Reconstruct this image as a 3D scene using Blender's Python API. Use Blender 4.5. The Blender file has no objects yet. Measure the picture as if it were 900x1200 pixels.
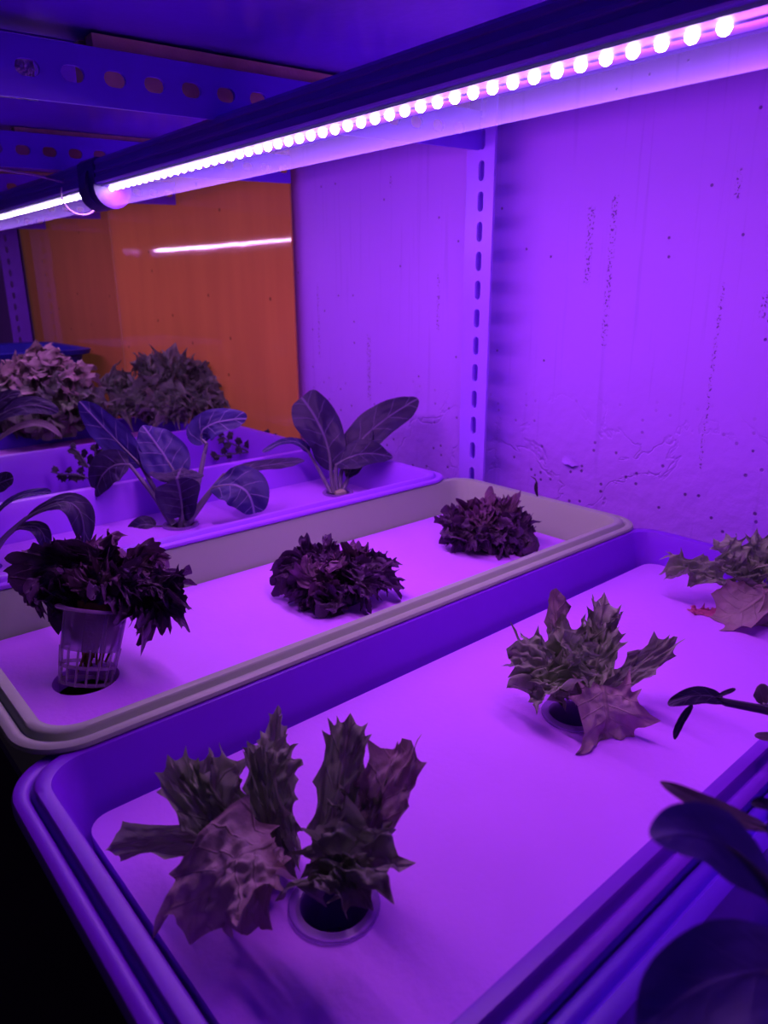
import bpy, bmesh, math, random
from mathutils import Vector, noise

# ------------------------------------------------------------------ frame
S = 0.245                     # metres per layout unit (camera height over the near foam board)
CZ = 1.30                     # camera height over the room floor, metres
F = 850.34                    # focal length in pixels of the 900x1200 frame
RIGHT = Vector((0.75370825, -0.65718895, -0.00515432))
DOWN = Vector((-0.19917888, -0.22094373, -0.95473119))
FWD = Vector((0.62629997, 0.7206154, -0.29742527))
UP = -DOWN
scene = bpy.context.scene
COL = scene.collection


def W(p):                     # layout units (camera at origin) -> world metres
    return Vector((p[0] * S, p[1] * S, p[2] * S + CZ))


def ray(x, y):
    return RIGHT * ((x - 450) / F) + DOWN * ((y - 600) / F) + FWD


def pt(x, y, depth):
    return ray(x, y) * depth


def on_plane(x, y, z=-1.0):
    r = ray(x, y)
    return r * (z / r.z)


# ------------------------------------------------------------------ materials
def new_mat(name):
    m = bpy.data.materials.new(name)
    m.use_nodes = True
    nt = m.node_tree
    nt.nodes.clear()
    out = nt.nodes.new('ShaderNodeOutputMaterial')
    return m, nt, out


def nd(nt, typ, **kw):
    n = nt.nodes.new(typ)
    for k, v in kw.items():
        if k in n.inputs:
            n.inputs[k].default_value = v
        else:
            setattr(n, k, v)
    return n


def math_node(nt, op, a, b=None, clamp=False):
    n = nt.nodes.new('ShaderNodeMath')
    n.operation = op
    n.use_clamp = clamp
    for i, v in enumerate((a, b)):
        if v is None:
            continue
        if isinstance(v, (int, float)):
            n.inputs[i].default_value = v
        else:
            nt.links.new(v, n.inputs[i])
    return n.outputs[0]


def mix_col(nt, fac, a, b, mode='MIX'):
    n = nt.nodes.new('ShaderNodeMix')
    n.data_type = 'RGBA'
    n.blend_type = mode
    for sock, v in ((n.inputs[0], fac), (n.inputs[6], a), (n.inputs[7], b)):
        if isinstance(v, (int, float)):
            sock.default_value = v
        elif isinstance(v, tuple):
            sock.default_value = (*v, 1)
        else:
            nt.links.new(v, sock)
    return n.outputs[2]


def ramp(nt, val, a, b):
    n = nt.nodes.new('ShaderNodeMapRange')
    n.interpolation_type = 'SMOOTHSTEP'
    n.inputs[1].default_value = a
    n.inputs[2].default_value = b
    nt.links.new(val, n.inputs[0])
    return n.outputs[0]


def plastic(name, col, rough=.4, var=.12, scale=14, bump=.02, spec=.4, bscale=120, trans=0.0):
    m, nt, out = new_mat(name)
    tc = nd(nt, 'ShaderNodeTexCoord')
    nz = nd(nt, 'ShaderNodeTexNoise', Scale=scale, Detail=4.0)
    nt.links.new(tc.outputs['Object'], nz.inputs['Vector'])
    c = mix_col(nt, nz.outputs[0], tuple(v * (1 - var) for v in col), tuple(min(1, v * (1 + var)) for v in col))
    b = nd(nt, 'ShaderNodeBsdfPrincipled', Roughness=rough)
    b.inputs['Specular IOR Level'].default_value = spec
    nt.links.new(c, b.inputs['Base Color'])
    nz2 = nd(nt, 'ShaderNodeTexNoise', Scale=bscale, Detail=3.0)
    nt.links.new(tc.outputs['Object'], nz2.inputs['Vector'])
    bp = nd(nt, 'ShaderNodeBump', Strength=bump, Distance=.01)
    nt.links.new(nz2.outputs[0], bp.inputs['Height'])
    nt.links.new(bp.outputs[0], b.inputs['Normal'])
    nt.links.new(b.outputs[0], out.inputs[0])
    return m


def leaf_mat(name, inner, edge, vein, vein_amt=.5, laterals=6, slant=1.3, rough=.55, bump=.35, bscale=90,
             transl=.18, e0=.45, e1=1.0, patch=.35, spec=.3, fan=False):
    m, nt, out = new_mat(name)
    uv = nd(nt, 'ShaderNodeUVMap', uv_map='UVMap')
    sep = nd(nt, 'ShaderNodeSeparateXYZ')
    nt.links.new(uv.outputs[0], sep.inputs[0])
    a, b = sep.outputs[0], sep.outputs[1]
    at = nd(nt, 'ShaderNodeAttribute', attribute_name='rim')
    sc = nd(nt, 'ShaderNodeSeparateColor')
    nt.links.new(at.outputs['Color'], sc.inputs[0])
    tc = nd(nt, 'ShaderNodeTexCoord')
    nz = nd(nt, 'ShaderNodeTexNoise', Scale=45.0, Detail=5.0)
    nt.links.new(tc.outputs['Object'], nz.inputs['Vector'])
    nzf = nd(nt, 'ShaderNodeTexNoise', Scale=bscale * 2.0, Detail=4.0)
    nt.links.new(tc.outputs['Object'], nzf.inputs['Vector'])
    # margin tint
    e = math_node(nt, 'ADD', sc.outputs[0], math_node(nt, 'MULTIPLY', math_node(nt, 'SUBTRACT', nz.outputs[0], .5), patch * 1.6))
    c = mix_col(nt, ramp(nt, e, e0, e1), inner, edge)
    # per-leaf and blotch variation
    v = math_node(nt, 'ADD', math_node(nt, 'MULTIPLY', sc.outputs[1], .45), math_node(nt, 'MULTIPLY', nz.outputs[0], .9))
    v = math_node(nt, 'ADD', v, .35)
    vc = nd(nt, 'ShaderNodeCombineColor')
    for i in range(3):
        nt.links.new(v, vc.inputs[i])
    c = mix_col(nt, 1.0, c, vc.outputs[0], 'MULTIPLY')
    # veins: midrib + slanted laterals
    ab = math_node(nt, 'ABSOLUTE', b)
    mid = ramp(nt, ab, .07, .015)
    la = math_node(nt, 'SUBTRACT', math_node(nt, 'MULTIPLY', a, float(laterals)), math_node(nt, 'MULTIPLY', math_node(nt, 'POWER', ab, .8), float(slant)))
    la = math_node(nt, 'ADD', la, math_node(nt, 'MULTIPLY', nz.outputs[0], .5))
    fr = math_node(nt, 'ABSOLUTE', math_node(nt, 'SUBTRACT', math_node(nt, 'FRACT', la), .5))
    lat = ramp(nt, fr, .07, .0)
    lat = math_node(nt, 'MULTIPLY', lat, ramp(nt, ab, 1.0, .5))
    vn = math_node(nt, 'MAXIMUM', mid, math_node(nt, 'MULTIPLY', lat, .6))
    c = mix_col(nt, math_node(nt, 'MULTIPLY', vn, vein_amt), c, vein)
    hgt = math_node(nt, 'SUBTRACT', nzf.outputs[0], math_node(nt, 'MULTIPLY', vn, .8))
    bp = nd(nt, 'ShaderNodeBump', Strength=bump, Distance=.0015)
    nt.links.new(hgt, bp.inputs['Height'])
    p = nd(nt, 'ShaderNodeBsdfPrincipled', Roughness=rough)
    p.inputs['Specular IOR Level'].default_value = spec
    nt.links.new(c, p.inputs['Base Color'])
    nt.links.new(bp.outputs[0], p.inputs['Normal'])
    t = nd(nt, 'ShaderNodeBsdfTranslucent')
    nt.links.new(c, t.inputs['Color'])
    mx = nd(nt, 'ShaderNodeMixShader', Fac=transl)
    nt.links.new(p.outputs[0], mx.inputs[1])
    nt.links.new(t.outputs[0], mx.inputs[2])
    nt.links.new(mx.outputs[0], out.inputs[0])
    return m


def wall_mat():
    m, nt, out = new_mat('painted_plaster')
    tc = nd(nt, 'ShaderNodeTexCoord')
    obj_co = tc.outputs['Object']
    sep = nd(nt, 'ShaderNodeSeparateXYZ')
    nt.links.new(obj_co, sep.inputs[0])
    big = nd(nt, 'ShaderNodeTexNoise', Scale=5.0, Detail=6.0)
    nt.links.new(obj_co, big.inputs['Vector'])
    c = mix_col(nt, big.outputs[0], (.43, .165, .82), (.50, .20, .95))
    # faint vertical brush streaks
    mp = nd(nt, 'ShaderNodeMapping')
    mp.inputs['Scale'].default_value = (1, 150, 5)
    nt.links.new(obj_co, mp.inputs[0])
    st = nd(nt, 'ShaderNodeTexNoise', Scale=1.0, Detail=3.0)
    nt.links.new(mp.outputs[0], st.inputs['Vector'])
    c = mix_col(nt, math_node(nt, 'MULTIPLY', ramp(nt, st.outputs[0], .58, .72), .22), c, (.25, .1, .6))
    # scattered pits
    yz = nd(nt, 'ShaderNodeCombineXYZ')
    nt.links.new(sep.outputs[1], yz.inputs[0])
    nt.links.new(sep.outputs[2], yz.inputs[1])
    vo = nd(nt, 'ShaderNodeTexVoronoi', Scale=30.0, voronoi_dimensions='2D')
    nt.links.new(yz.outputs[0], vo.inputs['Vector'])
    vsep = nd(nt, 'ShaderNodeSeparateColor')
    nt.links.new(vo.outputs['Color'], vsep.inputs[0])
    pit = math_node(nt, 'MULTIPLY', ramp(nt, vo.outputs['Distance'], .05, .028), math_node(nt, 'GREATER_THAN', vsep.outputs[0], .86))
    # denser pits low down
    vo2 = nd(nt, 'ShaderNodeTexVoronoi', Scale=75.0, voronoi_dimensions='2D')
    nt.links.new(yz.outputs[0], vo2.inputs['Vector'])
    vs2 = nd(nt, 'ShaderNodeSeparateColor')
    nt.links.new(vo2.outputs['Color'], vs2.inputs[0])
    low = ramp(nt, sep.outputs[2], CZ - .09, CZ - .20)
    pit2 = math_node(nt, 'MULTIPLY', ramp(nt, vo2.outputs['Distance'], .16, .08), math_node(nt, 'GREATER_THAN', vs2.outputs[0], .8))
    pit2 = math_node(nt, 'MULTIPLY', pit2, low)
    # long drip streaks of chipped paint at measured places on the wall (y, z top, z bottom, half width)
    fine = nd(nt, 'ShaderNodeTexNoise', Scale=420.0, Detail=3.0)
    nt.links.new(obj_co, fine.inputs['Vector'])
    mm = None
    for (px, py0, py1, hw) in ((722, 225, 410, .0022), (694, 240, 335, .0026), (868, 195, 235, .0016), (848, 330, 560, .0012), (898, 340, 375, .0018),
                               (458, 200, 222, .0016), (372, 330, 420, .0016), (514, 320, 390, .0016), (432, 390, 470, .0026)):
        r0, r1 = ray(px, py0), ray(px, py1)
        A, B = W(r0 * (WX / r0.x)), W(r1 * (WX / r1.x))
        dy = math_node(nt, 'ABSOLUTE', math_node(nt, 'SUBTRACT', sep.outputs[1], A.y))
        band = ramp(nt, dy, hw * 2.0, hw * .6)
        zt = ramp(nt, sep.outputs[2], A.z, A.z - .004)
        zb = ramp(nt, sep.outputs[2], B.z, B.z + .004)
        k = math_node(nt, 'MULTIPLY', band, math_node(nt, 'MULTIPLY', zt, zb))
        mm = k if mm is None else math_node(nt, 'MAXIMUM', mm, k)
    strk = math_node(nt, 'MULTIPLY', mm, ramp(nt, fine.outputs[0], .54, .62))
    marks = math_node(nt, 'MAXIMUM', math_node(nt, 'MAXIMUM', pit, pit2), strk)
    c = mix_col(nt, math_node(nt, 'MULTIPLY', marks, .75), c, (.06, .02, .14))
    # rough plaster relief, stronger low down, with a few cracks
    n3 = nd(nt, 'ShaderNodeTexNoise', Scale=55.0, Detail=6.0)
    nt.links.new(obj_co, n3.inputs['Vector'])
    n4 = nd(nt, 'ShaderNodeTexNoise', Scale=11.0, Detail=5.0, Distortion=.6)
    nt.links.new(obj_co, n4.inputs['Vector'])
    crack = ramp(nt, math_node(nt, 'ABSOLUTE', math_node(nt, 'SUBTRACT', n4.outputs[0], .5)), .012, .0)
    crack = math_node(nt, 'MULTIPLY', crack, low)
    h = math_node(nt, 'MULTIPLY', n3.outputs[0], math_node(nt, 'ADD', math_node(nt, 'MULTIPLY', low, 1.0), .35))
    h = math_node(nt, 'SUBTRACT', h, math_node(nt, 'MULTIPLY', crack, .8))
    h = math_node(nt, 'SUBTRACT', h, math_node(nt, 'MULTIPLY', marks, .8))
    bp = nd(nt, 'ShaderNodeBump', Strength=.5, Distance=.004)
    nt.links.new(h, bp.inputs['Height'])
    p = nd(nt, 'ShaderNodeBsdfPrincipled', Roughness=.6)
    p.inputs['Specular IOR Level'].default_value = .2
    nt.links.new(c, p.inputs['Base Color'])
    nt.links.new(bp.outputs[0], p.inputs['Normal'])
    nt.links.new(p.outputs[0], out.inputs[0])
    return m


WX = 2.72                     # wall plane
OX = 2.66                     # orange sheet plane

MAT = {}
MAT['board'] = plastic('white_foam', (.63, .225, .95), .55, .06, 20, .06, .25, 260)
MAT['board_dim'] = plastic('shaded_foam', (.45, .13, .80), .55, .06, 20, .06, .25, 260)  # same white foam, darkened in place of weaker light further back
MAT['purple_tray'] = plastic('violet_plastic', (.215, .025, .64), .38, .05, 8, .02, .35)
MAT['grey_tray'] = plastic('beige_plastic', (.34, .52, .29), .40, .05, 8, .02, .35)
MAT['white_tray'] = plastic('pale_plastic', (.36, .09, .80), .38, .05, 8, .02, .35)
MAT['dim_tray'] = plastic('dim_pale_plastic', (.23, .04, .60), .38, .05, 8, .02, .35)  # pale plastic darkened, stands in for weaker light on the seedling tray
MAT['dark_tray'] = plastic('deep_violet_and_shaded_plastic', (.14, .015, .70), .38, .05, 8, .02, .35)  # corner tray's own colour; on the back tray it stands in for leaf shade
MAT['metal'] = plastic('painted_slotted_steel', (.38, .15, .95), .38, .08, 30, .03, .4)
MAT['beam'] = plastic('painted_beam_steel', (.24, .07, .88), .38, .10, 30, .03, .4)
MAT['panel'] = plastic('painted_panel', (.20, .05, .75), .25, .18, 9, .03, .5)
MAT['wood'] = plastic('plywood_edge', (1.0, .95, .32), .6, .3, 40, .15, .2)
MAT['housing'] = plastic('anodised_housing', (.20, .06, .60), .32, .08, 30, .02, .45)
MAT['cap'] = plastic('dark_cap_plastic', (.06, .018, .22), .35, .1, 30, .02, .4)
MAT['pcb'] = plastic('circuit_board', (.10, .05, .3), .5, .1, 60, .02, .3)
MAT['blue'] = plastic('blue_plastic', (.02, .02, .36), .4, .08, 8, .02, .35)
MAT['dark_floor'] = plastic('dark_concrete', (.05, .04, .06), .8, .3, 6, .1, .2)
MAT['shelf'] = plastic('shelf_board_paint', (.06, .02, .14), .5, .2, 9, .05, .3)
MAT['wire'] = plastic('grey_wire', (.4, .28, .5), .5, .1, 50, .02, .3)
MAT['sponge'] = plastic('grey_sponge', (.35, .4, .22), .9, .3, 120, .3, .1)
MAT['foil'] = plastic('crinkled_foil', (.95, .7, 1.0), .3, .6, 160, 1.0, .6, 220)
MAT['wall'] = wall_mat()


def orange_mat(name, c0, c1):
    m, nt, out = new_mat(name)
    tc = nd(nt, 'ShaderNodeTexCoord')
    mp = nd(nt, 'ShaderNodeMapping')
    mp.inputs['Scale'].default_value = (1, 14, 2)
    nt.links.new(tc.outputs['Object'], mp.inputs[0])
    nz = nd(nt, 'ShaderNodeTexNoise', Scale=1.6, Detail=5.0)
    nt.links.new(mp.outputs[0], nz.inputs['Vector'])
    c = mix_col(nt, nz.outputs[0], c0, c1)
    osep = nd(nt, 'ShaderNodeSeparateXYZ')
    nt.links.new(tc.outputs['Object'], osep.inputs[0])
    yz = nd(nt, 'ShaderNodeCombineXYZ')
    nt.links.new(osep.outputs[1], yz.inputs[0])
    nt.links.new(osep.outputs[2], yz.inputs[1])
    vo = nd(nt, 'ShaderNodeTexVoronoi', Scale=14.0, voronoi_dimensions='2D')
    nt.links.new(yz.outputs[0], vo.inputs['Vector'])
    vs = nd(nt, 'ShaderNodeSeparateColor')
    nt.links.new(vo.outputs['Color'], vs.inputs[0])
    dot = math_node(nt, 'MULTIPLY', ramp(nt, vo.outputs['Distance'], .05, .03), math_node(nt, 'GREATER_THAN', vs.outputs[0], .7))
    c = mix_col(nt, math_node(nt, 'MULTIPLY', dot, .8), c, (.10, .03, .01))
    p = nd(nt, 'ShaderNodeBsdfPrincipled', Roughness=.06)
    p.inputs['Specular IOR Level'].default_value = .45
    nt.links.new(c, p.inputs['Base Color'])
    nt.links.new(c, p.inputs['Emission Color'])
    p.inputs['Emission Strength'].default_value = ORANGE_GLOW     # added glow, lifts the sheet where the lamps leave it too dark
    nzb = nd(nt, 'ShaderNodeTexNoise', Scale=9.0, Detail=2.0)
    nt.links.new(tc.outputs['Object'], nzb.inputs['Vector'])
    bp = nd(nt, 'ShaderNodeBump', Strength=.05, Distance=.01)
    nt.links.new(nzb.outputs[0], bp.inputs['Height'])
    nt.links.new(bp.outputs[0], p.inputs['Normal'])
    nt.links.new(p.outputs[0], out.inputs[0])
    return m


ORANGE_GLOW = .10
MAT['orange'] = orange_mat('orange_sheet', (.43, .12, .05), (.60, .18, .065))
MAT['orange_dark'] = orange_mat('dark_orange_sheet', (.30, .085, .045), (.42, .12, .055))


def emit_mat(name, col, strength):
    m, nt, out = new_mat(name)
    e = nd(nt, 'ShaderNodeEmission', Strength=strength)
    e.inputs['Color'].default_value = (*col, 1)
    nt.links.new(e.outputs[0], out.inputs[0])
    return m


def clear_mat(name, col, tfac=.6, rough=.15, tcol=(1, 1, 1), edge=.6):
    m, nt, out = new_mat(name)
    t = nd(nt, 'ShaderNodeBsdfTransparent')
    t.inputs['Color'].default_value = (*tcol, 1)
    p = nd(nt, 'ShaderNodeBsdfPrincipled', Roughness=rough)
    p.inputs['Base Color'].default_value = (*col, 1)
    tl = nd(nt, 'ShaderNodeBsdfTranslucent')
    tl.inputs['Color'].default_value = (*col, 1)
    m1 = nd(nt, 'ShaderNodeMixShader', Fac=.6)
    nt.links.new(p.outputs[0], m1.inputs[1])
    nt.links.new(tl.outputs[0], m1.inputs[2])
    mx = nd(nt, 'ShaderNodeMixShader')
    lw = nd(nt, 'ShaderNodeLayerWeight', Blend=.35)
    f = math_node(nt, 'SUBTRACT', tfac, math_node(nt, 'MULTIPLY', lw.outputs['Facing'], tfac * edge))
    nt.links.new(f, mx.inputs[0])
    nt.links.new(m1.outputs[0], mx.inputs[1])
    nt.links.new(t.outputs[0], mx.inputs[2])
    nt.links.new(mx.outputs[0], out.inputs[0])
    return m


MAT['led'] = emit_mat('led_glow', (1.0, .80, 1.0), 45)
MAT['diffuser'] = clear_mat('clear_diffuser', (.50, .55, 1.0), .978, .12, (1, 1, 1), .05)
MAT['cup'] = clear_mat('clear_cup_plastic', (.50, .30, .68), .62, .2, (.95, .92, .98))
MAT['cup_rib'] = clear_mat('clear_rib_plastic', (.55, .36, .62), .55, .25)
MAT['cup_dark'] = plastic('black_cup_plastic', (.10, .04, .24), .4, .1, 30, .02, .4)
MAT['root'] = plastic('brown_roots', (.16, .12, .05), .9, .5, 200, .4, .1)

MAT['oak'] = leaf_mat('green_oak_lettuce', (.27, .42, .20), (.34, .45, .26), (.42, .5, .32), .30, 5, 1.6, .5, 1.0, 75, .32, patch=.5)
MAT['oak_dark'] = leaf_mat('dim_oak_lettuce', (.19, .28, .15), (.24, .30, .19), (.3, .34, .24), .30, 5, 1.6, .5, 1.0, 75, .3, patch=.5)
MAT['wilt'] = leaf_mat('pale_wilted_lettuce', (.44, .42, .33), (.40, .32, .29), (.45, .4, .3), .30, 6, 1.6, .6, .8, 110, .25, patch=.4)
MAT['wilt_pink'] = leaf_mat('pink_wilted_lettuce', (.55, .12, .26), (.6, .16, .28), (.7, .3, .4), .3, 6, 1.6, .6, .9, 110, .25, patch=.5)
MAT['red'] = leaf_mat('dark_red_lettuce', (.064, .034, .078), (.092, .036, .12), (.16, .08, .12), .35, 5, 1.6, .45, .8, 70, .15, patch=.6)
MAT['red_light'] = leaf_mat('faded_red_lettuce', (.11, .058, .10), (.155, .066, .15), (.22, .12, .15), .35, 5, 1.6, .45, .8, 70, .15, patch=.6)
MAT['frill'] = leaf_mat('pinkish_frilled_lettuce', (.13, .13, .11), (.42, .31, .33), (.5, .5, .3), .2, 5, 1.6, .5, .9, 70, .2, .5, .95, .5)
MAT['greyfrill'] = leaf_mat('grey_green_frilled_lettuce', (.11, .14, .11), (.18, .19, .18), (.42, .42, .30), .35, 6, 1.4, .5, .9, 70, .2, patch=.5)
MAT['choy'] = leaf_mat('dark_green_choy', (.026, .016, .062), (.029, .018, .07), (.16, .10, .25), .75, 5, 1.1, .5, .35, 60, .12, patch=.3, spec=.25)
MAT['choy_light'] = leaf_mat('lit_choy', (.034, .022, .145), (.038, .025, .16), (.28, .20, .42), .8, 5, 1.1, .5, .35, 60, .15, patch=.3, spec=.25)  # choy colour lightened, lamp light on the upper leaves put into it
MAT['choy_grey'] = leaf_mat('pale_grey_choy', (.22, .18, .20), (.24, .19, .22), (.35, .3, .32), .4, 5, 1.1, .5, .35, 60, .15, patch=.3)
MAT['choy_near'] = leaf_mat('brightened_choy', (.085, .05, .30), (.09, .055, .32), (.10, .06, .3), .6, 5, 1.1, .5, .25, 60, .3, patch=.3)  # choy colour brightened to make up for weak lamp light in the corner
MAT['stem'] = plastic('choy_stalk', (.13, .12, .16), .4, .2, 60, .05, .4)
MAT['stem_dark'] = plastic('dark_stalk', (.06, .05, .085), .45, .2, 60, .05, .3)
MAT['sprout'] = leaf_mat('dark_seedling', (.014, .010, .026), (.016, .011, .03), (.03, .02, .045), .3, 4, 1, .5, .2, 60, .1)


# ------------------------------------------------------------------ objects
def link_mesh(name, verts, faces, mat, parent=None, uvs=None, rim=None, smooth=True, origin=None):
    """verts in layout units; world metres relative to the parent's (or own) origin."""
    o3 = W(origin) if origin is not None else None
    base = Vector((0, 0, 0))
    top = parent
    while top is not None and top.parent is not None:
        top = top.parent
    if top is not None:
        base = Vector(top['_o'])
    elif o3 is not None:
        base = o3
    me = bpy.data.meshes.new(name)
    me.from_pydata([W(v) - base for v in verts], [], faces)
    me.update()
    if uvs is not None:
        l = me.uv_layers.new(name='UVMap')
        for lp in me.loops:
            l.data[lp.index].uv = uvs[lp.vertex_index]
    if rim is not None:
        ca = me.color_attributes.new('rim', 'FLOAT_COLOR', 'POINT')
        for i, r in enumerate(rim):
            ca.data[i].color = (r[0], r[1], 0, 1)
    if smooth:
        for p in me.polygons:
            p.use_smooth = True
    me.materials.append(mat)
    ob = bpy.data.objects.new(name, me)
    COL.objects.link(ob)
    if parent is not None:
        ob.parent = parent
    else:
        ob.location = base
        ob['_o'] = tuple(base)
    return ob


def thing(name, label, cat, origin, group=None):
    e = bpy.data.objects.new(name, None)
    e.empty_display_size = .02
    COL.objects.link(e)
    e.location = W(origin)
    e['_o'] = tuple(e.location)
    tag(e, label, cat, group)
    return e


def tag(o, label, cat, group=None):
    o['label'] = label
    o['category'] = cat
    if group:
        o['group'] = group
    return o


def struct(o):
    o['kind'] = 'structure'
    return o


class MB:
    """collects geometry for one mesh"""
    def __init__(s):
        s.v, s.f = [], []

    def add(s, v, f):
        n = len(s.v)
        s.v += [Vector(p) for p in v]
        s.f += [tuple(i + n for i in q) for q in f]

    def box(s, a, b, sh=None):
        v = [Vector((x, y, z)) for x in (a[0], b[0]) for y in (a[1], b[1]) for z in (a[2], b[2])]
        if sh:
            v = [sh(p) for p in v]
        s.add(v, [(0, 1, 3, 2), (4, 6, 7, 5), (0, 4, 5, 1), (2, 3, 7, 6), (0, 2, 6, 4), (1, 5, 7, 3)])

    def tube(s, pts, rads, n=8, caps=True):
        pts = [Vector(p) for p in pts]
        rings = []
        ref = Vector((.31, .2, .93))
        for i, p in enumerate(pts):
            t = (pts[min(i + 1, len(pts) - 1)] - pts[max(i - 1, 0)]).normalized()
            a = t.cross(ref)
            if a.length < .1:
                a = t.cross(Vector((1, 0, 0)))
            a.normalize()
            b = t.cross(a)
            r = rads[i] if isinstance(rads, (list, tuple)) else rads
            rings.append([p + (a * math.cos(2 * math.pi * k / n) + b * math.sin(2 * math.pi * k / n)) * r for k in range(n)])
        v = [q for r in rings for q in r]
        f = []
        for i in range(len(pts) - 1):
            for k in range(n):
                f.append((i * n + k, i * n + (k + 1) % n, (i + 1) * n + (k + 1) % n, (i + 1) * n + k))
        if caps:
            f.append(tuple(range(n))[::-1])
            f.append(tuple((len(pts) - 1) * n + k for k in range(n)))
        s.add(v, f)

    def loft(s, rings, close=True, cap0=False, cap1=False):
        n = len(rings[0])
        v = [q for r in rings for q in r]
        f = []
        for i in range(len(rings) - 1):
            for k in range(n if close else n - 1):
                f.append((i * n + k, i * n + (k + 1) % n, (i + 1) * n + (k + 1) % n, (i + 1) * n + k))
        if cap0:
            f.append(tuple(range(n))[::-1])
        if cap1:
            f.append(tuple((len(rings) - 1) * n + k for k in range(n)))
        s.add(v, f)

    def build(s, name, mat, parent=None, origin=None, smooth=True, auto=True):
        o = link_mesh(name, s.v, s.f, mat, parent, smooth=smooth, origin=origin)
        bm = bmesh.new()
        bm.from_mesh(o.data)
        bmesh.ops.recalc_face_normals(bm, faces=bm.faces)
        if smooth and auto:
            for e in bm.edges:
                if len(e.link_faces) == 2 and e.calc_face_angle(0) > math.radians(38):
                    e.smooth = False
        bm.to_mesh(o.data)
        bm.free()
        return o


def rrect(x0, x1, y0, y1, r, z, n=8):
    r = max(r, .004)
    pts = []
    for cx, cy, a0 in ((x1 - r, y1 - r, 0), (x0 + r, y1 - r, 90), (x0 + r, y0 + r, 180), (x1 - r, y0 + r, 270)):
        for k in range(n + 1):
            a = math.radians(a0 + 90 * k / n)
            pts.append(Vector((cx + r * math.cos(a), cy + r * math.sin(a), z)))
    return pts


# ------------------------------------------------------------------ trays
def tray(name, label, mat, X0, X1, Y0, Y1, zr, depth=.36, r=.13, rim=.07, draft=.045, sk=.045):
    """X0..Y1 are the outer rim; zr the rim height over the camera-height origin"""
    t = thing(name, label, 'planter tray', ((X0 + X1) / 2, (Y0 + Y1) / 2, zr - depth), 'planter trays')
    prof = [(rim * .75 + .05, zr - depth), (rim * .70 + .03, zr - depth + .03), (rim * .55, zr - sk - .015), (rim * .5, zr - sk), (.004, zr - sk), (0, zr - sk + .005),
            (0, zr - .020), (.003, zr - .013), (.010, zr - .010), (.022, zr - .010), (.028, zr - .014), (.031, zr - .017), (.034, zr - .014),
            (.037, zr - .004), (.042, zr), (rim - .014, zr), (rim - .004, zr - .003), (rim, zr - .012),
            (rim + .008, zr - .035), (rim + draft, zr - .17), (rim + draft + .03, zr - depth + .05), (rim + draft + .06, zr - depth + .02)]
    m = MB()
    rings = [rrect(X0 + d, X1 - d, Y0 + d, Y1 - d, max(r - d * .75, .03), z, 10) for d, z in prof]
    m.loft(rings, cap0=True, cap1=True)
    m.build('tray_body', mat, t)
    return t


def fill_plate(outer, holes, thick, axis):
    """planar polygon with holes, extruded along axis; returns verts, faces"""
    bm = bmesh.new()
    for lp in [outer] + holes:
        vs = [bm.verts.new(p) for p in lp]
        for i in range(len(vs)):
            bm.edges.new((vs[i], vs[(i + 1) % len(vs)]))
    bmesh.ops.triangle_fill(bm, edges=bm.edges[:], use_beauty=True, use_dissolve=False)
    g = bmesh.ops.extrude_face_region(bm, geom=bm.faces[:])
    for v in g['geom']:
        if isinstance(v, bmesh.types.BMVert):
            v.co += Vector(axis) * thick
    bm.verts.index_update()
    v = [q.co.copy() for q in bm.verts]
    f = [tuple(q.index for q in fc.verts) for fc in bm.faces]
    bm.free()
    return v, f


def board(name, label, X0, X1, Y0, Y1, z, holes, mat=None):
    outer = rrect(X0, X1, Y0, Y1, .05, z, 6)
    hl = []
    for (cx, cy, rr) in holes:
        hl.append([Vector((cx + rr * math.cos(2 * math.pi * k / 28), cy + rr * math.sin(2 * math.pi * k / 28), z)) for k in range(28)])
    v, f = fill_plate(outer, hl, .05, (0, 0, -1))
    m = MB()
    m.add(v, f)
    o = m.build(name, mat or MAT['board'], None, ((X0 + X1) / 2, (Y0 + Y1) / 2, z - .05), smooth=False)
    tag(o, label, 'foam board', 'foam boards in the trays')
    return o


A1 = on_plane(392, 1062)
A2 = on_plane(672, 838)
A3 = on_plane(893, 712)
B1 = on_plane(101, 795)
B2 = on_plane(400, 702)
B3 = on_plane(572, 642)
C1 = on_plane(212, 617)
C2 = on_plane(396, 579)
C3 = on_plane(-20, 668)
D1 = on_plane(108, 590, -1.12)
D2 = on_plane(292, 553, -1.12)
E1 = on_plane(48, 512)
E2 = on_plane(196, 500)

tray('planter_tray', 'violet plastic planter tray in front holding the two big pale lettuces', MAT['purple_tray'], .211, 2.535, .398, 1.405, -.89)
tray('planter_tray', 'beige plastic planter tray with the tilted clear cup and three dark red lettuces', MAT['grey_tray'], .255, 2.515, 1.345, 2.335, -.865, sk=.026)
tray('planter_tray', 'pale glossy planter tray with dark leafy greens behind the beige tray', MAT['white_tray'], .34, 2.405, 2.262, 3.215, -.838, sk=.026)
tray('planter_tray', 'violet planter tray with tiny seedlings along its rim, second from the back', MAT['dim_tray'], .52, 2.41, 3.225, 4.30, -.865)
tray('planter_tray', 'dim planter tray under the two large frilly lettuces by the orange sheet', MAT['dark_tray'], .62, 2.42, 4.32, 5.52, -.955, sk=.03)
tray('planter_tray', 'deep violet planter tray in the lower right corner under big dark leaves', MAT['dark_tray'], .211, 2.535, -.60, .3975, -.905)

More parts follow.
